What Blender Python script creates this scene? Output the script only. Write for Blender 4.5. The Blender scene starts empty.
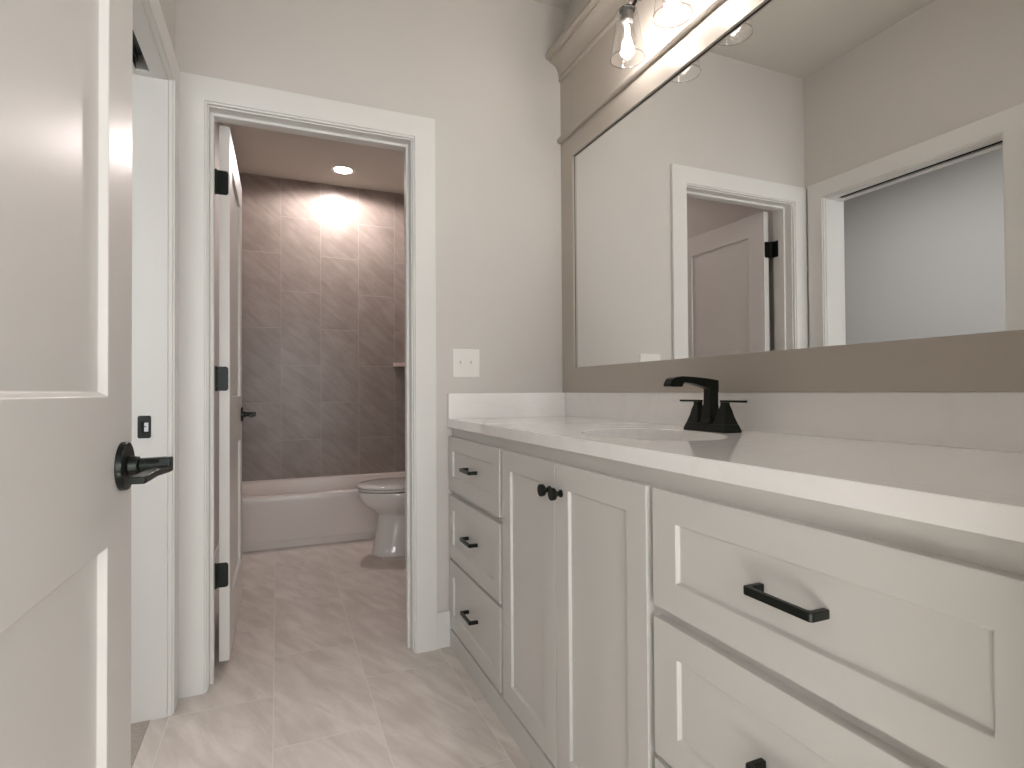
import bpy, bmesh, math, random
from mathutils import Vector, Matrix
S = bpy.context.scene
C = S.collection
R = math.radians

# ------------------------------------------------------------ camera
F_PX, YAW, PIT, ROLL = 560.23, 0.3971, 0.0131, 0.0064
CAM = Vector((-1.1883, -2.1998, 1.0241))
s_, c_ = math.sin(YAW), math.cos(YAW)
Rt = Vector((c_, -s_, 0)); F0 = Vector((s_, c_, 0)); Zv = Vector((0, 0, 1))
U2 = math.cos(PIT)*Zv - math.sin(PIT)*F0
Fw = math.cos(PIT)*F0 + math.sin(PIT)*Zv
cr, sr = math.cos(ROLL), math.sin(ROLL)
rx = cr*Rt - sr*U2; ux = cr*U2 + sr*Rt
cd = bpy.data.cameras.new('camera'); cam = bpy.data.objects.new('camera', cd); C.objects.link(cam)
cd.sensor_width = 36; cd.lens = F_PX/1024*36; cd.clip_start = 0.02
cam.matrix_world = Matrix(((rx.x, ux.x, -Fw.x, CAM.x), (rx.y, ux.y, -Fw.y, CAM.y), (rx.z, ux.z, -Fw.z, CAM.z), (0, 0, 0, 1)))
S.camera = cam

# ------------------------------------------------------------ world, exposure, large lights
w = bpy.data.worlds.new('world'); S.world = w; w.use_nodes = True
w.node_tree.nodes['Background'].inputs[0].default_value = (0.9, 0.95, 1, 1)
w.node_tree.nodes['Background'].inputs[1].default_value = 0.5
S.view_settings.view_transform = 'Standard'; S.view_settings.look = 'None'
S.view_settings.gamma = 1; S.view_settings.use_curve_mapping = False
S.view_settings.exposure = 0.68

def area(name, loc, rot, sx, sy, power, col):
    l = bpy.data.lights.new(name, 'AREA'); l.shape = 'RECTANGLE'; l.size = sx; l.size_y = sy
    l.energy = power; l.color = col
    o = bpy.data.objects.new(name, l); C.objects.link(o); o.location = loc; o.rotation_euler = rot
    return o
area('bedroom_fill', (-0.95, -4.25, 1.35), (R(90), 0, 0), 2.0, 1.4, 50, (0.94, 0.975, 1.0))  # soft fill added behind the camera, no window modelled here
area('closet_wall_fill', (-2.3, 0.2, 2.70), (0, 0, 0), 1.0, 1.6, 12, (1.0, 0.98, 0.95))  # added fill to brighten the closet wall without lighting the jamb, no fixture
# sunlight through the bedroom window, landing on the bedroom carpet
_l = bpy.data.lights.new('bedroom_sunbeam', 'SPOT'); _l.energy = 7000; _l.spot_size = R(24); _l.spot_blend = 0.4; _l.shadow_soft_size = 0.05; _l.color = (0.86, 0.95, 1.0)
_o = bpy.data.objects.new('bedroom_sunbeam', _l); C.objects.link(_o); _o.location = (-2.3, -4.22, 2.45)
_o.rotation_euler = (Vector((-1.65, -2.95, 0)) - Vector((-2.3, -4.22, 2.45))).to_track_quat('-Z', 'Y').to_euler()
area('closet_daylight', (-2.3, -2.35, 1.5), (R(90), 0, R(-4)), 1.1, 1.4, 10, (0.95, 0.975, 1.0))

# ------------------------------------------------------------ material helpers
MT = {}
def mat(name, col, rough=0.5, metal=0.0, spec=0.5, noise=0.0, nscale=20, bump=0.0, bscale=200, coat=0.0):
    m = bpy.data.materials.new(name); m.use_nodes = True; nt = m.node_tree; b = nt.nodes['Principled BSDF']
    b.inputs['Base Color'].default_value = (*col, 1); b.inputs['Roughness'].default_value = rough
    b.inputs['Metallic'].default_value = metal; b.inputs['Specular IOR Level'].default_value = spec
    b.inputs['Coat Weight'].default_value = coat; b.inputs['Coat Roughness'].default_value = 0.05
    tc = nt.nodes.new('ShaderNodeTexCoord')
    if noise:
        n = nt.nodes.new('ShaderNodeTexNoise'); n.inputs['Scale'].default_value = nscale; n.inputs['Detail'].default_value = 5
        nt.links.new(tc.outputs['Object'], n.inputs['Vector'])
        mx = nt.nodes.new('ShaderNodeMix'); mx.data_type = 'RGBA'
        mx.inputs['A'].default_value = (*[c*(1-noise) for c in col], 1); mx.inputs['B'].default_value = (*[min(1, c*(1+noise)) for c in col], 1)
        nt.links.new(n.outputs['Fac'], mx.inputs['Factor']); nt.links.new(mx.outputs['Result'], b.inputs['Base Color'])
    if bump:
        n = nt.nodes.new('ShaderNodeTexNoise'); n.inputs['Scale'].default_value = bscale; n.inputs['Detail'].default_value = 3
        nt.links.new(tc.outputs['Object'], n.inputs['Vector'])
        bp = nt.nodes.new('ShaderNodeBump'); bp.inputs['Strength'].default_value = bump; bp.inputs['Distance'].default_value = 0.002
        nt.links.new(n.outputs['Fac'], bp.inputs['Height']); nt.links.new(bp.outputs['Normal'], b.inputs['Normal'])
    MT[name] = m; return m

def emit(name, col, st):
    m = bpy.data.materials.new(name); m.use_nodes = True; nt = m.node_tree
    b = nt.nodes['Principled BSDF']; b.inputs['Base Color'].default_value = (*col, 1)
    b.inputs['Emission Color'].default_value = (*col, 1); b.inputs['Emission Strength'].default_value = st
    MT[name] = m; return m

def clear_glass(name, tint=(0.97, 0.97, 0.97), refl=0.08):
    m = bpy.data.materials.new(name); m.use_nodes = True; nt = m.node_tree; nt.nodes.clear()
    o = nt.nodes.new('ShaderNodeOutputMaterial'); t = nt.nodes.new('ShaderNodeBsdfTransparent'); g = nt.nodes.new('ShaderNodeBsdfGlossy')
    t.inputs[0].default_value = (*tint, 1); g.inputs['Roughness'].default_value = 0.02
    f = nt.nodes.new('ShaderNodeLayerWeight'); f.inputs['Blend'].default_value = 0.5
    pw = nt.nodes.new('ShaderNodeMath'); pw.operation = 'POWER'; pw.inputs[1].default_value = 3.0; nt.links.new(f.outputs['Facing'], pw.inputs[0])
    ma = nt.nodes.new('ShaderNodeMath'); ma.operation = 'MULTIPLY_ADD'; ma.inputs[1].default_value = 0.75; ma.inputs[2].default_value = refl; nt.links.new(pw.outputs[0], ma.inputs[0])
    x = nt.nodes.new('ShaderNodeMixShader'); nt.links.new(ma.outputs[0], x.inputs[0]); nt.links.new(t.outputs[0], x.inputs[1]); nt.links.new(g.outputs[0], x.inputs[2])
    nt.links.new(x.outputs[0], o.inputs[0]); MT[name] = m; return m

def tile_mat(name, tx, ty, bw, rh, mortar, c1, c2, cm, vein, vdir, rough, vscale=3.0, vstr=0.6):
    """tx,ty = (world axis index, offset) feeding the brick texture"""
    m = bpy.data.materials.new(name); m.use_nodes = True; nt = m.node_tree; b = nt.nodes['Principled BSDF']; L = nt.links.new
    geo = nt.nodes.new('ShaderNodeNewGeometry'); sep = nt.nodes.new('ShaderNodeSeparateXYZ'); L(geo.outputs['Position'], sep.inputs[0])
    cmb = nt.nodes.new('ShaderNodeCombineXYZ')
    for k, (ax, off) in enumerate((tx, ty)):
        a = nt.nodes.new('ShaderNodeMath'); a.operation = 'ADD'; a.inputs[1].default_value = off + 0.0
        L(sep.outputs[ax], a.inputs[0]); L(a.outputs[0], cmb.inputs[k])
    br = nt.nodes.new('ShaderNodeTexBrick'); L(cmb.outputs[0], br.inputs['Vector'])
    br.inputs['Scale'].default_value = 1; br.inputs['Mortar Size'].default_value = mortar; br.inputs['Mortar Smooth'].default_value = 0.2
    br.inputs['Brick Width'].default_value = bw; br.inputs['Row Height'].default_value = rh; br.inputs['Bias'].default_value = 0
    br.inputs['Color1'].default_value = (0, 0, 0, 1); br.inputs['Color2'].default_value = (1, 1, 1, 1); br.inputs['Mortar'].default_value = (0.5, 0.5, 0.5, 1)
    br.offset = 0.5; br.offset_frequency = 2
    # per tile offset of the stone pattern
    sc = nt.nodes.new('ShaderNodeVectorMath'); sc.operation = 'SCALE'; sc.inputs[3].default_value = 7.0; L(br.outputs['Color'], sc.inputs[0])
    ad = nt.nodes.new('ShaderNodeVectorMath'); ad.operation = 'ADD'; L(cmb.outputs[0], ad.inputs[0]); L(sc.outputs[0], ad.inputs[1])
    mp = nt.nodes.new('ShaderNodeMapping'); mp.inputs['Rotation'].default_value = (0, 0, R(vdir)); mp.inputs['Scale'].default_value = (1, 9, 1)
    rot = nt.nodes.new('ShaderNodeVectorRotate'); rot.rotation_type = 'Z_AXIS'; rot.inputs['Angle'].default_value = R(vdir); L(ad.outputs[0], rot.inputs['Vector'])
    ms = nt.nodes.new('ShaderNodeVectorMath'); ms.operation = 'MULTIPLY'; ms.inputs[1].default_value = (1, 5, 1); L(rot.outputs[0], ms.inputs[0])
    n1 = nt.nodes.new('ShaderNodeTexNoise'); n1.inputs['Scale'].default_value = vscale; n1.inputs['Detail'].default_value = 8; n1.inputs['Roughness'].default_value = 0.65; n1.inputs['Distortion'].default_value = 0.4
    L(ms.outputs[0], n1.inputs['Vector'])
    n2 = nt.nodes.new('ShaderNodeTexNoise'); n2.inputs['Scale'].default_value = 5; n2.inputs['Detail'].default_value = 6; L(ad.outputs[0], n2.inputs['Vector'])
    r1 = nt.nodes.new('ShaderNodeValToRGB'); r1.color_ramp.elements[0].position = 0.38; r1.color_ramp.elements[1].position = 0.62; L(n1.outputs['Fac'], r1.inputs[0])
    r2 = nt.nodes.new('ShaderNodeValToRGB'); r2.color_ramp.elements[0].position = 0.35; r2.color_ramp.elements[1].position = 0.68; L(n2.outputs['Fac'], r2.inputs[0])
    m1 = nt.nodes.new('ShaderNodeMix'); m1.data_type = 'RGBA'; m1.inputs['A'].default_value = (*c1, 1); m1.inputs['B'].default_value = (*c2, 1); L(r2.outputs[0], m1.inputs['Factor'])
    mul = nt.nodes.new('ShaderNodeMath'); mul.operation = 'MULTIPLY'; mul.inputs[1].default_value = vstr
    inv = nt.nodes.new('ShaderNodeMath'); inv.operation = 'SUBTRACT'; inv.inputs[0].default_value = 1; L(r1.outputs[0], inv.inputs[1]); L(inv.outputs[0], mul.inputs[0])
    m2 = nt.nodes.new('ShaderNodeMix'); m2.data_type = 'RGBA'; m2.inputs['B'].default_value = (*vein, 1); L(m1.outputs['Result'], m2.inputs['A']); L(mul.outputs[0], m2.inputs['Factor'])
    m3 = nt.nodes.new('ShaderNodeMix'); m3.data_type = 'RGBA'; m3.inputs['B'].default_value = (*cm, 1); L(m2.outputs['Result'], m3.inputs['A']); L(br.outputs['Fac'], m3.inputs['Factor'])
    L(m3.outputs['Result'], b.inputs['Base Color']); b.inputs['Roughness'].default_value = rough
    bp = nt.nodes.new('ShaderNodeBump'); bp.invert = True; bp.inputs['Strength'].default_value = 0.5; bp.inputs['Distance'].default_value = 0.002
    L(br.outputs['Fac'], bp.inputs['Height']); L(bp.outputs['Normal'], b.inputs['Normal'])
    MT[name] = m; return m

def lin(r, g, b):
    f = lambda x: (x/255/12.92 if x <= 10 else ((x/255+0.055)/1.055)**2.4)
    return (f(r), f(g), f(b))

mat('wall_paint', lin(207, 202, 196), 0.75, noise=0.01, nscale=6, bump=0.10, bscale=140)
mat('ceiling_paint', lin(205, 200, 192), 0.85, bump=0.10, bscale=120)
mat('closet_paint', lin(200, 200, 200), 0.8, bump=0.05)
mat('trim_paint', lin(224, 222, 217), 0.32, noise=0.006, nscale=4)
mat('door_paint', lin(220, 216, 211), 0.34, noise=0.006, nscale=4, coat=0.0)
mat('cabinet_paint', lin(206, 203, 198), 0.38, noise=0.012, nscale=5)
mat('frame_paint', lin(180, 171, 160), 0.28, noise=0.012, nscale=5, coat=0.1)
mat('black_metal', lin(30, 34, 30), 0.32, metal=0.55)
mat('black_matte', lin(18, 19, 19), 0.5)
mat('socket_metal', lin(120, 116, 112), 0.35, metal=0.8)
mat('porcelain', lin(226, 222, 218), 0.09, coat=0.5)
mat('tub_white', lin(226, 218, 212), 0.28, coat=0.2)
mat('carpet', lin(176, 166, 157), 0.95, noise=0.35, nscale=180, bump=1.0, bscale=400)
mat('steel', lin(170, 170, 170), 0.3, metal=1.0)
mat('switch_plastic', lin(232, 229, 224), 0.3)
mat('silicone', lin(225, 222, 216), 0.4)
mat('mirror_silver', (0.90, 0.905, 0.90), 0.0, metal=1.0)
mat('track_metal', lin(90, 92, 92), 0.45, metal=0.9, noise=0.3, nscale=40)
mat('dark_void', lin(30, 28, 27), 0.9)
clear_glass('shade_glass'); clear_glass('bulb_glass', (1, 0.99, 0.98), 0.03)
mat('rim_glass', (0.62, 0.60, 0.60), 0.03); MT['rim_glass'].node_tree.nodes['Principled BSDF'].inputs['Transmission Weight'].default_value = 1.0
emit('filament', (1.0, 0.90, 0.82), 30)
emit('lens', (1.0, 0.86, 0.80), 26)
tile_mat('floor_tile', (1, 0.13), (0, 1.20), 0.61, 0.3045, 0.0017, lin(232, 223, 216), lin(218, 208, 200), lin(230, 223, 216), lin(192, 180, 170), 24, 0.34, 3.4, 0.6)
tile_mat('shower_tile', (2, -0.35), (0, 1.159), 0.594, 0.2995, 0.0018, lin(164, 153, 146), lin(148, 137, 130), lin(178, 166, 159), lin(122, 111, 104), 50, 0.35, 5.0, 0.42)
tile_mat('shower_side', (2, -0.35), (1, 0.0), 0.594, 0.2995, 0.0018, lin(164, 153, 146), lin(148, 137, 130), lin(178, 166, 159), lin(122, 111, 104), 50, 0.35, 5.0, 0.42)

def quartz():
    m = bpy.data.materials.new('quartz'); m.use_nodes = True; nt = m.node_tree; b = nt.nodes['Principled BSDF']; L = nt.links.new
    tc = nt.nodes.new('ShaderNodeTexCoord')
    n0 = nt.nodes.new('ShaderNodeTexNoise'); n0.inputs['Scale'].default_value = 2.2; n0.inputs['Detail'].default_value = 8; n0.inputs['Distortion'].default_value = 1.4
    L(tc.outputs['Object'], n0.inputs['Vector'])
    r = nt.nodes.new('ShaderNodeValToRGB'); e = r.color_ramp.elements; e[0].position = 0.46; e[0].color = (0, 0, 0, 1); e[1].position = 0.5; e[1].color = (1, 1, 1, 1)
    e2 = r.color_ramp.elements.new(0.54); e2.color = (0, 0, 0, 1); L(n0.outputs['Fac'], r.inputs[0])
    mu = nt.nodes.new('ShaderNodeMath'); mu.operation = 'MULTIPLY'; mu.inputs[1].default_value = 0.06; L(r.outputs[0], mu.inputs[0])
    mx = nt.nodes.new('ShaderNodeMix'); mx.data_type = 'RGBA'; mx.inputs['A'].default_value = (*lin(243, 240, 237), 1); mx.inputs['B'].default_value = (*lin(190, 182, 172), 1)
    L(mu.outputs[0], mx.inputs['Factor']); L(mx.outputs['Result'], b.inputs['Base Color'])
    b.inputs['Roughness'].default_value = 0.05; b.inputs['IOR'].default_value = 1.6; MT['quartz'] = m
quartz()

# ------------------------------------------------------------ mesh helpers
def add_box(bm, x0, x1, y0, y1, z0, z1):
    v = [bm.verts.new(p) for p in ((x0, y0, z0), (x1, y0, z0), (x1, y1, z0), (x0, y1, z0), (x0, y0, z1), (x1, y0, z1), (x1, y1, z1), (x0, y1, z1))]
    for f in ((3, 2, 1, 0), (4, 5, 6, 7), (0, 1, 5, 4), (1, 2, 6, 5), (2, 3, 7, 6), (3, 0, 4, 7)): bm.faces.new([v[i] for i in f])

def loft(bm, rings, cap0=True, cap1=True, closed=False):
    vs = [[bm.verts.new(p) for p in r] for r in rings]
    n = len(vs[0])
    pairs = list(zip(vs[:-1], vs[1:])) + ([(vs[-1], vs[0])] if closed else [])
    for a, b in pairs:
        for i in range(n):
            bm.faces.new((a[i], a[(i+1) % n], b[(i+1) % n], b[i]))
    if not closed:
        if cap0: bm.faces.new(list(reversed(vs[0])))
        if cap1: bm.faces.new(vs[-1])

def sup(cx, cy, hx, hy, z, e=2.0, n=48, hxb=None):
    """superellipse ring; hx = half length towards -X, hxb towards +X"""
    out = []
    for i in range(n):
        a = 2*math.pi*i/n; ca, sa = math.cos(a), math.sin(a)
        x = math.copysign(abs(ca)**(2/e), ca); y = math.copysign(abs(sa)**(2/e), sa)
        h = hx if (x < 0 or hxb is None) else hxb
        out.append((cx+x*h, cy+y*hy, z))
    return out

def cyl(bm, p0, p1, r0, r1=None, n=24):
    r1 = r0 if r1 is None else r1
    p0, p1 = Vector(p0), Vector(p1); d = (p1-p0).normalized()
    a = d.orthogonal().normalized(); b = d.cross(a)
    rg = lambda p, r: [tuple(p+(a*math.cos(t)+b*math.sin(t))*r) for t in [2*math.pi*i/n for i in range(n)]]
    loft(bm, [rg(p0, r0), rg(p1, r1)])

def lathe(bm, c, prof, n=32, closed=False, cap0=False, cap1=False):
    loft(bm, [[(c[0]+r*math.cos(t), c[1]+r*math.sin(t), c[2]+z) for t in [2*math.pi*i/n for i in range(n)]] for r, z in prof], cap0, cap1, closed)

def prism(bm, poly, axis, a0, a1):
    """poly = list of 2D points; extruded along axis (0,1,2) from a0 to a1"""
    def P(p, a):
        if axis == 0: return (a, p[0], p[1])
        if axis == 1: return (p[0], a, p[1])
        return (p[0], p[1], a)
    loft(bm, [[P(p, a0) for p in poly], [P(p, a1) for p in poly]])

def tube(bm, pts, r, n=14):
    pts = [Vector(p) for p in pts]; rings = []; ref = None
    for i, p in enumerate(pts):
        d = (pts[min(i+1, len(pts)-1)] - pts[max(i-1, 0)]).normalized()
        if ref is None: ref = d.orthogonal().normalized()
        ref = (ref - d*ref.dot(d)).normalized(); b = d.cross(ref)
        rr = r[i] if isinstance(r, (list, tuple)) else r
        rings.append([tuple(p+(ref*math.cos(t)+b*math.sin(t))*rr) for t in [2*math.pi*k/n for k in range(n)]])
    loft(bm, rings)

def obj(name, bm, m, parent=None, bevel=0, seg=2, smooth=False, ang=30):
    bmesh.ops.recalc_face_normals(bm, faces=bm.faces)
    me = bpy.data.meshes.new(name); bm.to_mesh(me); bm.free()
    o = bpy.data.objects.new(name, me); C.objects.link(o)
    me.materials.append(MT[m])
    if parent: o.parent = parent
    if smooth:
        for p in me.polygons: p.use_smooth = True
        if smooth != 'all': me.set_sharp_from_angle(angle=R(38))
    if bevel:
        b = o.modifiers.new('bevel', 'BEVEL'); b.width = bevel; b.segments = seg; b.limit_method = 'ANGLE'; b.angle_limit = R(ang)
        b.harden_normals = False
    return o

def boxes(name, m, bs, parent=None, bevel=0, seg=2):
    bm = bmesh.new()
    for b in bs: add_box(bm, *b)
    return obj(name, bm, m, parent, bevel, seg)

def tag(o, label, cat, group=None, kind=None):
    o['label'] = label; o['category'] = cat
    if group: o['group'] = group
    if kind: o['kind'] = kind
    return o
def struct(o, label, cat): return tag(o, label, cat, kind='structure')
def thing(name, label, cat, loc=(0, 0, 0), group=None, rz=0):
    o = bpy.data.objects.new(name, None); C.objects.link(o); o.location = loc; o.rotation_euler = (0, 0, rz); o.empty_display_size = 0.1
    return tag(o, label, cat, group)

def panel_bm(w_, h, t, holes, rec=0.009, slope=0.003, both=False):
    """slab in local x 0..w, z 0..h, front at y=0 facing -y, back at y=t; holes=(x0,x1,z0,z1) are recessed panels"""
    bm = bmesh.new()
    xs = sorted({0, w_, *[v for q in holes for v in q[:2]]}); zs = sorted({0, h, *[v for q in holes for v in q[2:]]})
    def inhole(cx, cz): return any(q[0] < cx < q[1] and q[2] < cz < q[3] for q in holes)
    sides = [(0, 1)] + ([(t, -1)] if both else [])
    for y, sg in sides:
        for i in range(len(xs)-1):
            for k in range(len(zs)-1):
                if inhole((xs[i]+xs[i+1])/2, (zs[k]+zs[k+1])/2): continue
                bm.faces.new([bm.verts.new(p) for p in ((xs[i], y, zs[k]), (xs[i+1], y, zs[k]), (xs[i+1], y, zs[k+1]), (xs[i], y, zs[k+1]))])
        for x0, x1, z0, z1 in holes:
            rr = lambda d, yy: [(x0+d, yy, z0+d), (x1-d, yy, z0+d), (x1-d, yy, z1-d), (x0+d, yy, z1-d)]
            loft(bm, [rr(0, y), rr(slope, y+sg*rec)], cap0=False, cap1=True)
    if not both:
        bm.faces.new([bm.verts.new(p) for p in ((0, t, 0), (0, t, h), (w_, t, h), (w_, t, 0))])
    for k in range(len(zs)-1):
        for x in (0, w_): bm.faces.new([bm.verts.new(p) for p in ((x, 0, zs[k]), (x, t, zs[k]), (x, t, zs[k+1]), (x, 0, zs[k+1]))])
    for i in range(len(xs)-1):
        for z in (0, h): bm.faces.new([bm.verts.new(p) for p in ((xs[i], 0, z), (xs[i], t, z), (xs[i+1], t, z), (xs[i+1], 0, z))])
    bmesh.ops.remove_doubles(bm, verts=bm.verts, dist=1e-5)
    return bm

# ------------------------------------------------------------ key dimensions
W = 1.51; ZC = 2.7326; CR = 0.0133
FX0, FX1, ZO = -1.4067, -0.6968, 2.026      # back doorway clear opening
FAR = 2.60; TUBY = 1.81
YF = -1.985                                   # front wall face
PY0, PY1 = -0.91, -0.127                      # pocket opening

# ------------------------------------------------------------ structure
struct(boxes('floor', 'floor_tile', [(-1.556, 0.12, -2.045, 2.72, -0.05, 0)]), 'beige stone-look tile floor laid in staggered rectangles', 'floor')
struct(boxes('floor_closet', 'carpet', [(-3.6, -1.556, -2.6, 2.72, -0.05, 0.002)]), 'speckled beige carpet seen past the pocket door threshold', 'carpet')
struct(boxes('floor_bedroom', 'carpet', [(-3.6, 1.2, -4.4, -2.045, -0.055, 0.001)]), 'speckled beige carpet behind the entry doorway', 'carpet')
struct(boxes('ceiling', 'ceiling_paint', [(-3.6, 1.2, -4.4, 2.72, ZC, ZC+0.08)]), 'plain off-white painted ceiling', 'ceiling')
struct(boxes('wall_right', 'wall_paint', [(0, 0.12, -2.1, 2.72, 0, ZC)]), 'greige wall behind the vanity and mirror', 'wall')
struct(boxes('wall_back', 'wall_paint', [(-W, FX0-0.01, 0, 0.115, 0, ZC), (FX1+0.01, 0, 0, 0.115, 0, ZC), (FX0-0.01, FX1+0.01, 0, 0.115, ZO+0.01, ZC)]), 'greige wall with the doorway to the tub room', 'wall')
struct(boxes('wall_left', 'wall_paint', [(-1.625, -W, PY1+0.012, 2.72, 0, ZC), (-1.625, -W, -2.6, PY0-0.012, 0, ZC), (-1.625, -W, PY0-0.012, PY1+0.012, 2.12, ZC), (-1.625, -1.597, PY0-0.012, PY1+0.012, ZO+0.012, 2.12), (-1.551, -W, PY0-0.012, PY1+0.012, ZO+0.012, 2.12), (-1.597, -1.551, PY1-0.02, PY1+0.012, ZO+0.012, 2.12)]), 'greige side wall with the pocket door opening', 'wall')
struct(boxes('wall_front', 'wall_paint', [(-W, -1.46, YF-0.115, YF, 0, ZC), (-0.635, 0, YF-0.115, YF, 0, ZC), (-1.46, -0.635, YF-0.115, YF, 2.05, ZC)]), 'greige wall around the entry doorway behind the view', 'wall')
struct(boxes('wall_far', 'shower_tile', [(-W, 0, FAR, FAR+0.12, 0, ZC)]), 'brown stone-look tiled wall behind the bathtub', 'wall')
struct(boxes('wall_alcove_right', 'shower_side', [(-0.012, 0, TUBY-0.02, FAR, 0.3, ZC)]), 'brown tiled side wall at the right end of the bathtub', 'wall')
struct(boxes('wall_alcove_left', 'shower_side', [(-W, -W+0.012, TUBY-0.02, FAR, 0.3, ZC)]), 'brown tiled side wall at the left end of the bathtub', 'wall')
struct(boxes('wall_closet', 'closet_paint', [(-3.6, -3.5, -2.6, 2.72, 0, ZC), (-3.5, -1.625, 2.6, 2.72, 0, ZC), (-3.5, -1.625, -2.6, -2.5, 0, ZC)]), 'pale grey closet walls seen in the mirror through the pocket opening', 'wall')
struct(boxes('wall_bedroom', 'closet_paint', [(-3.6, 1.2, -4.4, -4.3, 0, ZC), (1.1, 1.2, -4.3, -2.1, 0, ZC), (-3.6, -3.5, -4.3, -2.6, 0, ZC)]), 'pale grey walls of the room behind the entry doorway', 'wall')

def u_casing(bm, x0, x1, zt, cw, th, d0, d1, P):
    """U shaped casing: th = depth, between offsets d0..d1 from the opening edge; P maps (a, depth, z) to world"""
    zf = -0.004
    out = [(x0-d1, zf), (x0-d1, zt+d1), (x1+d1, zt+d1), (x1+d1, zf), (x1+d0, zf), (x1+d0, zt+d0), (x0-d0, zt+d0), (x0-d0, zf)]
    loft(bm, [[P(a, 0, z) for a, z in out], [P(a, th, z) for a, z in out]])
def door_casing(name, label, x0, x1, zt, cw, y, sgn):
    """casing on a wall normal to Y around opening x0..x1 (reveal edge), face towards sgn*Y"""
    bm = bmesh.new(); P = lambda a, d, z: (a, y+sgn*d, z)
    u_casing(bm, x0, x1, zt, cw, 0.018, 0.007, cw, P); u_casing(bm, x0, x1, zt, cw, 0.012, 0.0, 0.008, P)
    return struct(obj(name, bm, 'trim_paint', bevel=0.0012), label, 'trim')
door_casing('trim_1', 'white casing around the doorway to the tub room', -1.4117, -0.6918, 2.0308, 0.0905, 0, -1)
door_casing('trim_2', 'white casing on the tub side of the inner doorway', -1.4117, -0.6918, 2.0308, 0.0905, 0.115, 1)
struct(boxes('trim_3', 'trim_paint', [
    (FX0-0.0085, FX0, 0.0, 0.115, -0.004, ZO+0.009), (FX1, FX1+0.0085, 0.0, 0.115, -0.004, ZO+0.009), (FX0, FX1, 0.0, 0.115, ZO, ZO+0.009),
    (FX0, FX0+0.011, 0.042, 0.078, -0.004, ZO), (FX1-0.011, FX1, 0.042, 0.078, -0.004, ZO), (FX0+0.011, FX1-0.011, 0.042, 0.078, ZO-0.011, ZO)], bevel=0.0012), 'white jamb and stop inside the tub room doorway', 'trim')
# pocket opening casing and split head jamb
bm = bmesh.new(); P4 = lambda a, d, z: (-W+d, a, z)
u_casing(bm, PY0-0.004, PY1+0.004, 2.0345, 0.09, 0.018, 0.007, 0.0895, P4); u_casing(bm, PY0-0.004, PY1+0.004, 2.0345, 0.09, 0.012, 0.0, 0.008, P4)
struct(obj('trim_4', bm, 'trim_paint', bevel=0.0012), 'white casing around the pocket door opening', 'trim')
jamb = struct(boxes('trim_5', 'trim_paint', [
    (-1.63, -W, PY1, PY1+0.012, -0.004, 2.045), (-1.63, -1.593, PY0-0.012, PY0, -0.004, 2.045), (-1.555, -W, PY0-0.012, PY0, -0.004, 2.045),
    (-1.555, -W, PY0, PY1, ZO+0.004, 2.037), (-1.63, -1.593, PY0, PY1, ZO+0.004, 2.037), (-1.593, -1.555, PY1-0.030, PY1, ZO+0.004, 2.037)], bevel=0.0012), 'white split jamb of the pocket door opening', 'trim')
struct(boxes('trim_6', 'trim_paint', [
    (-1.648, -1.63, PY1, PY1+0.09, 0, 2.12), (-1.648, -1.63, PY0-0.09, PY0, 0, 2.12), (-1.648, -1.63, PY0, PY1, 2.035, 2.12)], bevel=0.0015), 'white casing on the closet side of the pocket opening', 'trim')
struct(boxes('trim_7', 'trim_paint', [
    (-1.46, -1.451, YF-0.115, YF, 0, 2.05), (-0.644, -0.635, YF-0.115, YF, 0, 2.05), (-1.451, -0.644, YF-0.115, YF, 2.041, 2.05),
    (-0.635, -0.545, YF, YF+0.010, 0, 2.13), (-1.505, -1.456, YF, YF+0.010, 0, 2.13), (-1.456, -0.635, YF, YF+0.010, 2.05, 2.13)], bevel=0.0012), 'white jamb and casing of the entry doorway', 'trim')
# slot above the pocket opening with its track
tr = thing('pocket_door_track', 'dark metal pocket door track in the slot above the left opening', 'door track', (-1.574, -0.5, 2.045))
boxes('track_channel', 'track_metal', [(-0.014, 0.014, -0.40, 0.335, 0.030, 0.034), (-0.014, -0.011, -0.40, 0.335, 0.008, 0.030), (0.011, 0.014, -0.40, 0.335, 0.008, 0.030)], tr)
boxes('slot_shade_liner', 'dark_void', [(-0.0225, 0.0225, -0.42, 0.352, 0.060, 0.074), (-0.0225, -0.0205, -0.42, 0.352, -0.006, 0.060), (0.0205, 0.0225, -0.42, 0.352, -0.006, 0.060)], tr)  # added dark lining, its colour stands in for shade inside the slot

def baseboard(name, label, bs): struct(boxes(name, 'trim_paint', bs, bevel=0.003), label, 'baseboard')
baseboard('baseboard_back', 'short white baseboard between inner door casing and vanity', [(-0.6013, -0.531, -0.014, 0, 0, 0.143)])
baseboard('baseboard_left', 'white baseboard on the left wall behind the entry door', [(-W, -W+0.014, YF+0.012, PY0-0.096, 0, 0.143)])
baseboard('baseboard_tub_room_left', 'white baseboard on the left wall of the tub room', [(-W, -W+0.014, 0.135, TUBY-0.03, 0, 0.143)])
baseboard('baseboard_tub_room_right', 'white baseboard on the right wall of the tub room', [(-0.014, 0, 0.116, TUBY-0.03, 0, 0.143)])
baseboard('baseboard_closet', 'white baseboard around the closet walls', [(-3.5, -3.486, -2.5, 2.6, 0, 0.143)])

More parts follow.
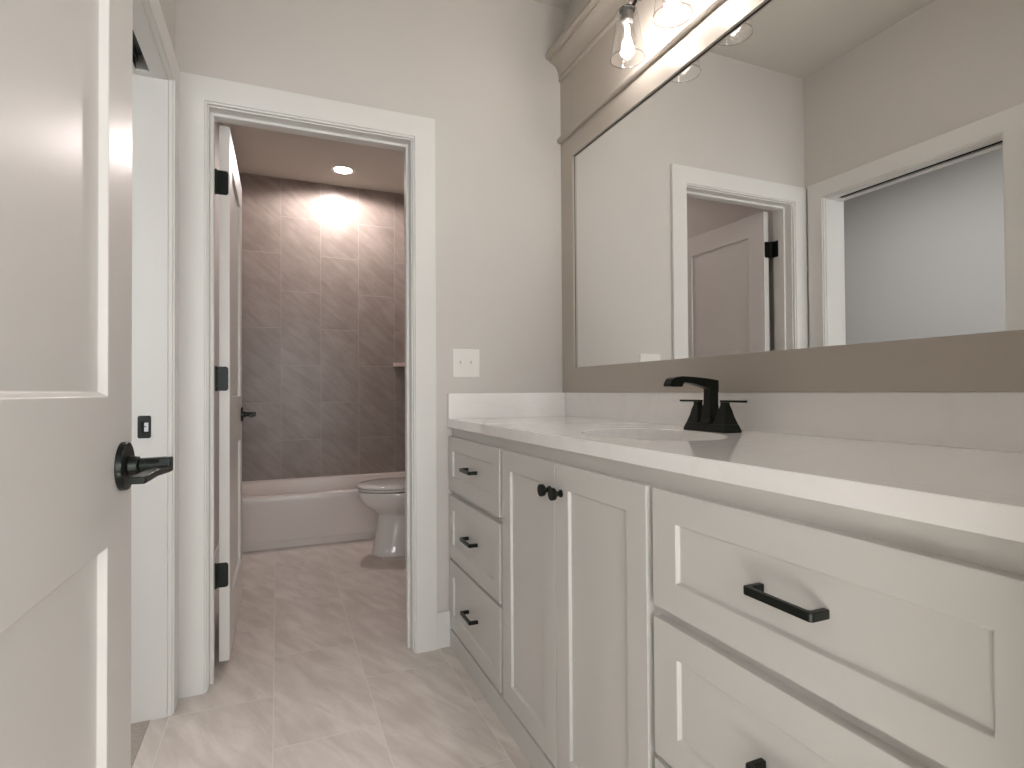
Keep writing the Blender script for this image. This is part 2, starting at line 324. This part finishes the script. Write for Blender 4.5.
# strike plate in the far jamb
bm = bmesh.new(); rr_ = 0.006; pts = []
for cx, cz, a0 in ((-1.555-rr_, 0.955-rr_, 0), (-1.591+rr_, 0.955-rr_, 90), (-1.591+rr_, 0.884+rr_, 180), (-1.555-rr_, 0.884+rr_, 270)):
    pts += [(cx+rr_*math.cos(R(a0+18*k)), cz+rr_*math.sin(R(a0+18*k))) for k in range(6)]
prism(bm, pts, 1, PY1-0.0022, PY1+0.001); sp = obj('strike_plate', bm, 'black_metal', jamb)
boxes('strike_opening', 'steel', [(-1.573, -1.562, PY1-0.003, PY1-0.002, 0.905, 0.919), (-1.573, -1.562, PY1-0.003, PY1-0.002, 0.922, 0.933), (-1.568, -1.562, PY1-0.003, PY1-0.002, 0.919, 0.922)], sp)
boxes('strike_recess', 'dark_void', [(-1.583, -1.561, PY1-0.0026, PY1-0.0015, 0.900, 0.938)], sp)

# ------------------------------------------------------------ doors
def lever_bm(reach=0.058, length=0.118):
    """door lever: rose in the plane y=0 facing -y, lever along +x"""
    a = bmesh.new(); cyl(a, (0, 0, 0), (0, -0.009, 0), 0.0345, 0.0335, 40)
    b = bmesh.new()
    cyl(b, (0, -0.009, 0), (0, -0.022, 0), 0.0145, 0.013, 28); cyl(b, (0, -0.022, 0), (0, -reach, 0), 0.0105, 0.0112, 28)
    add_box(b, -0.0105, 0.0105, -reach-0.004, -reach+0.012, -0.0105, 0.0105)
    prism(b, [(-0.0105, -reach-0.004), (-0.0105, -reach+0.012), (0.012, -reach+0.014), (0.045, -reach+0.020), (length, -reach+0.020), (length, -reach+0.003), (0.048, -reach+0.003), (0.012, -reach-0.004)], 2, -0.0105, -0.0015)
    return a, b

def lever(parent, loc, flip=False, name='lever_handle'):
    a, b = lever_bm()
    ro = obj(name, b, 'black_metal', parent, bevel=0.0016, smooth=True); ro['label'] = 'black angular lever'
    rz = obj('rose', a, 'black_metal', ro, bevel=0.0015, smooth=True)
    ro.location = loc
    if flip: ro.scale = (-1, 1, 1)
    return ro

# entry door: local x runs from latch edge to hinge edge, y=0 face towards the room
t = math.atan2(0.9994, 0.0339)
D1 = bpy.data.objects.new('door_1', None); C.objects.link(D1)
D1.location = (-1.389, -1.205, 0.012); D1.rotation_euler = (0, 0, -math.pi + math.atan2(0.9994, 0.0339))
struct(D1, 'open white two-panel entry door with black lever, at the left edge', 'door')
D1.rotation_euler = (0, 0, R(-91.94))      # x -> (-sin1.94, -cos1.94); -y faces the room after mirroring below
def entry_leaf():
    holes = [(0.112, 0.648, 0.235, 0.8235-0.012), (0.112, 0.648, 1.0205-0.012, 1.90)]
    return panel_bm(0.76, 2.018, 0.035, holes, rec=0.010, slope=0.006, both=True)
# rotation -91.94 maps local x to -Y and local -y to -X, so flip: front face must look to +X
m_ = entry_leaf()
for v in m_.verts: v.co.y = -v.co.y
leaf = obj('door_leaf', m_, 'door_paint', D1, bevel=0.0012)
# lever on the +y side of the local frame (towards the room)
a, b = lever_bm()
for q in (a, b):
    for v in q.verts: v.co.y = -v.co.y
lv = obj('lever_handle', b, 'black_metal', leaf, bevel=0.0016, smooth=True); lv.location = (0.052, 0, 0.910)
obj('rose', a, 'black_metal', leaf, bevel=0.0015, smooth=True).location = (0.052, 0, 0.910)
D1b = boxes('latch', 'black_metal', [(-0.0012, 0.0005, -0.030, -0.006, 0.88, 0.94)], leaf)

# tub room door, open 90 degrees: local x -> +Y, face -y -> +X
D2 = bpy.data.objects.new('door_2', None); C.objects.link(D2); D2.location = (-1.3515, 0.135, 0.034); D2.rotation_euler = (0, 0, R(89.6))
struct(D2, 'open white two-panel inner door with black hinges leading to the tub', 'door')
leaf2 = obj('door_leaf', panel_bm(0.705, 1.990, 0.035, [(0.112, 0.593, 0.201, 0.772), (0.112, 0.593, 0.976, 1.868)], rec=0.011, slope=0.002, both=True), 'door_paint', D2, bevel=0.0012)
lever_o = None
a, b = lever_bm(0.06, 0.115)
for q in (a, b):
    for v in q.verts: v.co.x = -v.co.x
o = obj('lever_handle', b, 'black_metal', leaf2, bevel=0.0016, smooth=True); o.location = (0.645, 0, 0.888)
obj('rose', a, 'black_metal', leaf2, bevel=0.0015, smooth=True).location = (0.645, 0, 0.888)
def hinge_bm():
    bm = bmesh.new()
    # leaf on the door edge: rounded rectangle in the plane x=-0.0015
    hw, hh, r = 0.0165, 0.045, 0.010
    pts = [(-0.001, -hh), ]
    pts = []
    for cx, cz, a0 in ((hw*2-r, -hh+r, -90), (hw*2-r, hh-r, 0)):
        for k in range(6): an = R(a0+18*k); pts.append((cx+r*math.cos(an), cz+r*math.sin(an)))
    pts += [(-0.004, hh), (-0.004, -hh)]
    prism(bm, [(0.047-0.006-p[0]-0.004, p[1]) for p in pts], 0, -0.0022, 0.0)
    for k in range(5):
        z0 = -hh + k*0.018
        cyl(bm, (-0.006, 0.046, z0+0.0006), (-0.006, 0.046, z0+0.0174), 0.0058, n=16)
    cyl(bm, (-0.006, 0.046, -hh-0.002), (-0.006, 0.046, hh+0.002), 0.004, n=12)
    add_box(bm, -0.050, -0.006, 0.0528, 0.0556, -hh, hh)
    return bm
for z in (1.809, 1.078, 0.352):
    obj('hinge', hinge_bm(), 'black_metal', leaf2, smooth=True).location = (0, 0, z-0.034)

# ------------------------------------------------------------ vanity
van = thing('vanity_cabinet', 'long greige shaker vanity cabinet with black pulls under the white counter', 'cabinet', (0, 0, 0))
XB = -0.531; XD = -0.549; VE = -1.968
boxes('cabinet_body', 'cabinet_paint', [(XB, XB+0.02, VE, -0.002, 0.0, 0.878), (XB+0.02, -0.022, VE, -1.325, 0.0, 0.878), (XB+0.02, -0.022, -0.60, -0.002, 0.0, 0.878), (XB+0.02, -0.022, -1.325, -0.60, 0.0, 0.60), (-0.040, -0.022, -1.325, -0.60, 0.60, 0.878)], van, bevel=0.001)
boxes('base_trim', 'cabinet_paint', [(XD, XB+0.001, VE, -0.0145, 0.0, 0.073)], van, bevel=0.002)
def front(name, y0, y1, z0, z1, st=0.058, rl=0.055):
    """y0 > y1 ; local x -> -Y, local -y -> -X"""
    wd, hh = y0-y1, z1-z0
    bm = panel_bm(wd, hh, 0.018, [(st, wd-st, rl, hh-rl)], rec=0.008, slope=0.003)
    M = Matrix(((0, 1, 0, XD), (-1, 0, 0, y0), (0, 0, 1, z0), (0, 0, 0, 1)))
    bm.transform(M)
    return obj(name, bm, 'cabinet_paint', van, bevel=0.0013)
def pull(parent, y, z, L=0.134):
    bm = bmesh.new(); x0 = XD; x1 = XD-0.032; h = 0.0062
    poly = [(y+L/2, x0+0.0085), (y+L/2, x0+0.0), (y+L/2-0.004, x1), (y-L/2+0.004, x1), (y-L/2, x0), (y-L/2, x0+0.0085)]
    # U profile in the X-Y plane
    x1 = XD-0.026
    out = [(XD+0.008, y+L/2+0.000), (x1+0.004, y+L/2), (x1, y+L/2-0.004), (x1, y-L/2+0.004), (x1+0.004, y-L/2), (XD+0.008, y-L/2), (XD+0.008, y-L/2+0.010), (x1+0.011, y-L/2+0.010), (x1+0.009, y-L/2+0.013), (x1+0.009, y+L/2-0.013), (x1+0.011, y+L/2-0.010), (XD+0.008, y+L/2-0.010)]
    prism(bm, out, 2, z-h, z+h)
    return obj('pull', bm, 'black_metal', parent, bevel=0.002, seg=3, smooth=True)
for y0, y1, L, yc in ((-0.004, -0.566, 0.110, -0.283), (-1.342, -1.940, 0.114, -1.639)):
    for z0, z1 in ((0.631, 0.845), (0.361, 0.610), (0.085, 0.350)):
        d = front('drawer', y0, y1, z0, z1, 0.057 if y0 > -1 else 0.064)
        pull(d, yc, (z0+z1)/2, L)
for y0, y1, ky in ((-0.588, -0.945, -0.921), (-0.9485, -1.322, -0.981)):
    d = front('door', y0, y1, 0.085, 0.845, 0.066, 0.060)
    bm = bmesh.new(); z = 0.774
    cyl(bm, (XD+0.001, ky, z), (XD-0.004, ky, z), 0.0095, n=24); cyl(bm, (XD-0.004, ky, z), (XD-0.017, ky, z), 0.006, n=20)
    cyl(bm, (XD-0.017, ky, z), (XD-0.020, ky, z), 0.013, 0.0155, n=32); cyl(bm, (XD-0.020, ky, z), (XD-0.029, ky, z), 0.0155, n=32)
    obj('knob', bm, 'black_metal', d, bevel=0.0008, smooth=True)

# countertop with oval cut out
SY, SX = -1.018, -0.312; EA, EB = 0.158, 0.212
ct = thing('countertop', 'white quartz countertop with faint veins on the vanity', 'countertop', (0, 0, 0))
def slab():
    bm = bmesh.new(); x0, x1, y0, y1 = -0.5525, -0.001, VE, -0.001; n = 96
    z1, z0 = 0.914, 0.8812
    outer, inner = [], []
    angs = [2*math.pi*i/n for i in range(n)]
    corners = [math.atan2(cy-SY, cx-SX) % (2*math.pi) for cx in (x0, x1) for cy in (y0, y1)]
    for ca in corners:
        k = min(range(len(angs)), key=lambda i: abs(angs[i]-ca)); angs[k] = ca
    for a_ in angs:
        dx, dy = math.cos(a_), math.sin(a_)
        ts = [q for q in (((x1-SX)/dx if dx > 1e-9 else (x0-SX)/dx if dx < -1e-9 else 9e9), ((y1-SY)/dy if dy > 1e-9 else (y0-SY)/dy if dy < -1e-9 else 9e9))]
        tt = min(ts); outer.append((SX+dx*tt, SY+dy*tt))
        r_ = 1/math.sqrt((dx/EA)**2+(dy/EB)**2); inner.append((SX+dx*r_, SY+dy*r_))
    loft(bm, [[(*p, z1) for p in outer], [(*p, z1) for p in inner], [(*p, z0) for p in inner], [(*p, z0) for p in outer]], closed=True)
    return bm
obj('slab', slab(), 'quartz', ct, bevel=0.0015)
boxes('backsplash', 'quartz', [(-0.020, 0, VE, -0.001, 0.914, 1.0174)], ct, bevel=0.001)
boxes('side_splash', 'quartz', [(-0.5515, -0.0205, -0.020, -0.001, 0.914, 1.0174)], ct, bevel=0.001)
# sink
sk = thing('sink', 'white oval undermount sink set into the quartz counter', 'sink', (SX, SY, 0.8785))
bm = bmesh.new()
prof = [(1.06, 0.0), (1.05, -0.012), (1.0, -0.05), (0.88, -0.095), (0.66, -0.130), (0.35, -0.145), (0.13, -0.150)]
loft(bm, [sup(0, 0, EA*f, EB*f, z, 2.0, 64) for f, z in prof], False, False)
loft(bm, [sup(0, 0, EA*1.06, EB*1.06, 0, 2, 64), sup(0, 0, EA*1.14, EB*1.12, 0, 2, 64), sup(0, 0, EA*1.14, EB*1.12, -0.012, 2, 64), sup(0, 0, EA*1.06, EB*1.05, -0.016, 2, 64), sup(0, 0, EA*0.72, EB*0.72, -0.142, 2, 64), sup(0, 0, EA*0.13, EB*0.13, -0.160, 2, 64)], False, False)
obj('basin', bm, 'porcelain', sk, smooth='all')
bm = bmesh.new(); lathe(bm, (0, 0, -0.156), [(0.001, 0.004), (0.016, 0.006), (0.022, 0.009), (0.030, 0.008), (0.030, 0.0)], 32, cap0=True, cap1=True)
obj('drain', bm, 'black_metal', sk, smooth=True)

# faucet
FY, FXc = -1.018, -0.113
fa = thing('faucet', 'matte black two-handle faucet behind the oval sink', 'faucet', (FXc, FY, 0.914))
def rect(hx, hy, z, cx=0, cy=0): return [(cx-hx, cy-hy, z), (cx+hx, cy-hy, z), (cx+hx, cy+hy, z), (cx-hx, cy+hy, z)]
bm = bmesh.new(); loft(bm, [rect(0.0275, 0.080, 0), rect(0.0275, 0.080, 0.005), rect(0.0225, 0.0745, 0.021)])
obj('base_plate', bm, 'black_metal', fa, bevel=0.0015)
bm = bmesh.new()
# column
loft(bm, [rect(0.0215, 0.019, 0.0205, -0.004), rect(0.0175, 0.0155, 0.035, -0.003), rect(0.0145, 0.0135, 0.075, -0.001), rect(0.0140, 0.013, 0.118, 0.000), rect(0.0150, 0.013, 0.135, 0.001)])
# spout swept towards -x
sec = [(0.016, 0.1365, 0.105, 0.0132), (0.000, 0.1385, 0.109, 0.0142), (-0.030, 0.1420, 0.118, 0.0145), (-0.065, 0.1450, 0.127, 0.015), (-0.100, 0.1465, 0.131, 0.0150), (-0.107, 0.1465, 0.119, 0.0150), (-0.125, 0.1445, 0.119, 0.0150), (-0.137, 0.1400, 0.119, 0.0155), (-0.145, 0.1260, 0.1205, 0.0155)]
loft(bm, [[(x, -hy, z0), (x, hy, z0), (x, hy, z1), (x, -hy, z1)] for x, z1, z0, hy in sec])
obj('spout', bm, 'black_metal', fa, bevel=0.0022, seg=3)
for sg in (1, -1):
    bm = bmesh.new(); cy = sg*0.051
    loft(bm, [rect(0.0225, 0.0225, 0.0205, 0, cy), rect(0.0205, 0.0205, 0.027, 0, cy), rect(0.0158, 0.0158, 0.042, 0, cy), rect(0.0125, 0.0125, 0.058, 0, cy), rect(0.0085, 0.0085, 0.071, 0, cy), rect(0.0085, 0.0085, 0.078, 0, cy)])
    h = obj('handle', bm, 'black_metal', fa, bevel=0.0012)
    bm = bmesh.new(); add_box(bm, -0.0075, 0.0075, min(cy-sg*0.012, cy+sg*0.068), max(cy-sg*0.012, cy+sg*0.068), 0.078, 0.0835)
    obj('handle_lever', bm, 'black_metal', h, bevel=0.0015)

# ------------------------------------------------------------ framed mirror
XP = -0.024
MY0, MY1, MZ0, MZ1 = -0.104, -1.852, 1.123, 2.031
mr = thing('framed_mirror', 'wide vanity mirror in a greige panelled frame with crown molding', 'mirror', (0, 0, 1.018))
def fr(bs): return [(a, b, c, d, e-1.018, f-1.018) for a, b, c, d, e, f in bs]
boxes('frame_panel', 'frame_paint', fr([(XP, -0.001, VE, MY1, 1.0176, 2.43), (XP, -0.001, MY0, -0.001, 1.0176, 2.43), (XP, -0.001, MY1, MY0, 1.0176, MZ0), (XP, -0.001, MY1, MY0, MZ1, 2.43)]), mr, bevel=0.001)
boxes('mirror_glass', 'mirror_silver', fr([(-CR, -0.004, MY1+0.002, MY0-0.002, MZ0+0.001, MZ1-0.002)]), mr)
boxes('mirror_edge', 'black_matte', fr([(-CR-0.001, -0.003, MY0-0.0022, MY0-0.0002, MZ0, MZ1), (-CR-0.002, -0.003, MY1, MY0, MZ1-0.003, MZ1-0.0005)]), mr)
bm = bmesh.new(); prism(bm, [(XP+0.001, 2.122-1.018), (XP-0.012, 2.122-1.018), (XP-0.018, 2.128-1.018), (XP-0.019, 2.138-1.018), (XP-0.013, 2.146-1.018), (XP+0.001, 2.148-1.018)], 1, VE, -0.001)
obj('ledge_molding', bm, 'frame_paint', mr, smooth=True)
cp = [(-0.022, 2.398), (-0.029, 2.398), (-0.033, 2.403), (-0.033, 2.408), (-0.029, 2.412), (-0.029, 2.418), (-0.0325, 2.418)]
for k in range(9):
    an = R(k*90/8); cp.append((-0.0325-0.043*(1-math.cos(an)), 2.418+0.058*math.sin(an)))
cp += [(-0.0765, 2.476), (-0.0765, 2.484), (-0.090, 2.484), (-0.0965, 2.490), (-0.0965, 2.506), (-0.001, 2.506), (-0.001, 2.400)]
bm = bmesh.new(); prism(bm, [(x, z-1.018) for x, z in cp], 1, VE, -0.001)
obj('crown_molding', bm, 'frame_paint', mr, smooth=True)

# ------------------------------------------------------------ vanity light
LX = -0.128; LY = [-0.668, -0.895, -1.122, -1.349]; LYC = sum(LY)/4
vl = thing('vanity_light', 'black four-light vanity fixture with clear glass shades above the mirror', 'wall light', (0, LYC, 2.27))
boxes('backplate', 'black_metal', [(XP-0.020, XP, -0.06, 0.06, 0.035, 0.125)], vl, bevel=0.003)
bm = bmesh.new(); 
add_box(bm, XP-0.040, XP-0.028, LY[-1]-LYC-0.03, LY[0]-LYC+0.03, 0.072, 0.084); add_box(bm, XP-0.03, XP-0.018, -0.01, 0.01, 0.070, 0.086)
obj('crossbar', bm, 'black_metal', vl, bevel=0.002)
for y in LY:
    yl = y-LYC
    bm = bmesh.new(); tube(bm, [(XP-0.034, yl, 0.078), (XP-0.060, yl, 0.062), (LX+0.022, yl, 0.022), (LX+0.010, yl, 0.004)], 0.0062); lathe(bm, (LX, yl, 0), [(0.022, -0.006), (0.026, -0.002), (0.026, 0.004), (0.020, 0.010), (0.006, 0.013)], 28, cap0=True, cap1=True)
    obj('arm', bm, 'black_metal', vl, smooth=True)
    bm = bmesh.new(); lathe(bm, (LX, yl, 0), [(0.0195, -0.006), (0.0205, -0.036), (0.015, -0.041)], 28, cap0=True, cap1=True)
    obj('socket', bm, 'socket_metal', vl, smooth=True)
    bm = bmesh.new(); lathe(bm, (LX, yl, 0), [(0.0230, -0.001), (0.0300, -0.002), (0.0350, -0.007), (0.0380, -0.03), (0.0425, -0.062), (0.047, -0.095), (0.0515, -0.13), (0.0550, -0.157)], 64)
    sh = obj('shade', bm, 'shade_glass', vl, smooth='all')
    for rr, zz in ((0.0552, -0.1575), (0.0320, -0.0035)):
        bm = bmesh.new(); lathe(bm, (LX, yl, 0), [(rr+0.0015*math.cos(q*math.pi/3), zz+0.0015*math.sin(q*math.pi/3)) for q in range(6)], 64, closed=True)
        obj('shade_rim', bm, 'rim_glass', sh, smooth='all')
    bm = bmesh.new(); lathe(bm, (LX, yl, 0), [(0.012, -0.041), (0.014, -0.052), (0.024, -0.072), (0.0295, -0.092), (0.0275, -0.112), (0.018, -0.126), (0.002, -0.131)], 32, cap0=True, cap1=True)
    bl = obj('bulb', bm, 'bulb_glass', vl, smooth='all')
    bm = bmesh.new(); lathe(bm, (LX, yl, 0), [(0.004, -0.046), (0.0075, -0.052), (0.008, -0.11), (0.005, -0.116)], 16, cap0=True, cap1=True)
    obj('filament', bm, 'filament', bl, smooth=True)
    l = bpy.data.lights.new('bulb_light', 'POINT'); l.energy = 1.95; l.color = (1.0, 0.965, 0.95); l.shadow_soft_size = 0.024
    lo = bpy.data.objects.new('bulb_light', l); C.objects.link(lo); lo.location = (LX, y, 2.27-0.09)

# ------------------------------------------------------------ light switch
sw = thing('light_switch', 'white double toggle switch plate on the wall above the side splash', 'light switch', (-0.4715, 0, 1.141))
boxes('plate', 'switch_plastic', [(-0.058, 0.058, -0.006, 0, -0.058, 0.058)], sw, bevel=0.0025)
for sx in (-0.023, 0.023):
    boxes('toggle', 'switch_plastic', [(sx-0.005, sx+0.005, -0.0068, -0.005, -0.012, 0.012), (sx-0.0038, sx+0.0038, -0.017, -0.005, 0.0, 0.009)], sw, bevel=0.0008)
    for sz in (-0.03, 0.03):
        bm = bmesh.new(); cyl(bm, (sx, -0.0075, sz), (sx, -0.005, sz), 0.0032, n=14); obj('screw', bm, 'switch_plastic', sw)

# ------------------------------------------------------------ tub room
tb = thing('bathtub', 'white alcove bathtub under the brown tiled wall', 'bathtub', (-W/2, (TUBY+FAR)/2, 0))
hx, hy = W/2-0.014, (FAR-TUBY)/2-0.001
bm = bmesh.new(); n = 96
def R4(fx, fy, z, e, cy=0, cx=0): return sup(cx, cy, fx, fy, z, e, n)
loft(bm, [R4(hx, hy, 0.30, 60), R4(hx, hy, 0.328, 60), R4(hx-0.003, hy-0.003, 0.338, 60), R4(hx-0.010, hy-0.010, 0.344, 60), R4(hx-0.02, hy-0.020, 0.346, 50), R4(hx-0.060, hy-0.062, 0.345, 5, 0.004), R4(hx-0.072, hy-0.072, 0.338, 4.5, 0.004), R4(hx-0.09, hy-0.082, 0.29, 4, 0.004), R4(hx-0.15, hy-0.11, 0.12, 3.6, 0.004), R4(hx-0.24, hy-0.18, 0.06, 3.2, 0.004)], False, True)
obj('tub_basin', bm, 'tub_white', tb, smooth=True)
apb = bmesh.new()
prism(apb, [(-hy+0.030, 0.0), (-hy+0.006, 0.0), (-hy+0.006, 0.043), (-hy+0.0105, 0.0445), (-hy+0.0105, 0.052), (-hy+0.006, 0.10), (-hy+0.0005, 0.30), (-hy+0.030, 0.30)], 0, -hx, hx)
obj('apron', apb, 'tub_white', tb, smooth=True)

ts = thing('toilet', 'white toilet with closed lid beside the bathtub', 'toilet', (0, 1.42, 0))
bm = bmesh.new()
def ring(xf, xb, hw, z, e=2.3): 
    cx = (xf+xb)/2 + (xb-xf)*0.12; return sup(cx, 0, cx-xf, hw, z, e, 64, xb-cx)
loft(bm, [ring(-0.634, -0.16, 0.116, 0.0, 2.9), ring(-0.636, -0.16, 0.118, 0.012, 2.9), ring(-0.630, -0.16, 0.113, 0.03, 2.8), ring(-0.618, -0.16, 0.106, 0.10, 2.7), ring(-0.604, -0.15, 0.100, 0.19, 2.6), ring(-0.597, -0.15, 0.099, 0.245, 2.5), ring(-0.606, -0.14, 0.112, 0.258, 2.2), ring(-0.650, -0.12, 0.145, 0.29, 2.2), ring(-0.692, -0.10, 0.170, 0.325, 2.2), ring(-0.714, -0.09, 0.181, 0.365, 2.2), ring(-0.720, -0.09, 0.184, 0.395, 2.2), ring(-0.716, -0.09, 0.181, 0.402, 2.2)])
obj('bowl', bm, 'porcelain', ts, smooth=True)
bm = bmesh.new(); loft(bm, [ring(-0.712, -0.25, 0.177, 0.409), ring(-0.720, -0.25, 0.185, 0.412), ring(-0.720, -0.25, 0.185, 0.421), ring(-0.714, -0.25, 0.180, 0.424)])
obj('seat', bm, 'porcelain', ts, smooth=True)
bm = bmesh.new(); loft(bm, [ring(-0.719, -0.245, 0.183, 0.4265), ring(-0.726, -0.245, 0.189, 0.430), ring(-0.726, -0.245, 0.189, 0.440), ring(-0.716, -0.245, 0.181, 0.448), ring(-0.66, -0.27, 0.14, 0.452), ring(-0.5, -0.4, 0.02, 0.453)])
obj('lid', bm, 'porcelain', ts, smooth=True)
for hy_ in (-0.07, 0.07):
    boxes('lid_hinge', 'porcelain', [(-0.25, -0.225, hy_-0.02, hy_+0.02, 0.402, 0.440)], ts, bevel=0.004)
bm = bmesh.new(); loft(bm, [sup(-0.115, 0, 0.085, 0.195, 0.395, 7, 48), sup(-0.115, 0, 0.095, 0.215, 0.46, 7, 48), sup(-0.115, 0, 0.100, 0.225, 0.73, 7, 48)])
obj('tank', bm, 'porcelain', ts, smooth=True)
bm = bmesh.new(); loft(bm, [sup(-0.115, 0, 0.106, 0.231, 0.7305, 7, 48), sup(-0.115, 0, 0.108, 0.234, 0.755, 7, 48), sup(-0.115, 0, 0.098, 0.224, 0.766, 7, 48)])
obj('tank_lid', bm, 'porcelain', ts, smooth=True)
bm = bmesh.new(); cyl(bm, (-0.212, -0.16, 0.67), (-0.230, -0.16, 0.67), 0.012); add_box(bm, -0.236, -0.228, -0.165, -0.09, 0.663, 0.677)
obj('flush_handle', bm, 'steel', ts, bevel=0.001)

cs = boxes('corner_shelf', 'shower_tile', [], None)
bm = bmesh.new(); prism(bm, [(-0.0125, FAR-0.0005), (-0.275, FAR-0.0005), (-0.275, FAR-0.03), (-0.04, FAR-0.27), (-0.0125, FAR-0.27)], 2, 1.238, 1.272)
bpy.data.objects.remove(cs)
mat('shelf_stone', lin(205, 190, 180), 0.3, noise=0.05, nscale=12)
cs = obj('corner_shelf', bm, 'shelf_stone', None, bevel=0.002)
tag(cs, 'small stone corner shelf on the tiled wall above the bathtub', 'shelf')

rl = thing('recessed_light', 'lit round recessed ceiling light over the bathtub', 'ceiling light', (-0.72, 2.246, ZC))
bm = bmesh.new(); lathe(bm, (0, 0, 0), [(0.092, 0), (0.090, -0.004), (0.070, -0.006), (0.062, -0.001), (0.062, 0.0)], 48, cap0=False, cap1=False)
obj('trim_ring', bm, 'switch_plastic', rl, smooth=True)
bm = bmesh.new(); cyl(bm, (0, 0, -0.003), (0, 0, -0.0005), 0.063, n=48); obj('lens', bm, 'lens', rl)
l = bpy.data.lights.new('recessed_spot', 'SPOT'); l.energy = 27; l.color = (1.0, 0.885, 0.865); l.spot_size = R(172); l.spot_blend = 0.25; l.shadow_soft_size = 0.05
lo = bpy.data.objects.new('recessed_spot', l); C.objects.link(lo); lo.location = (-0.72, 2.246, ZC-0.035)
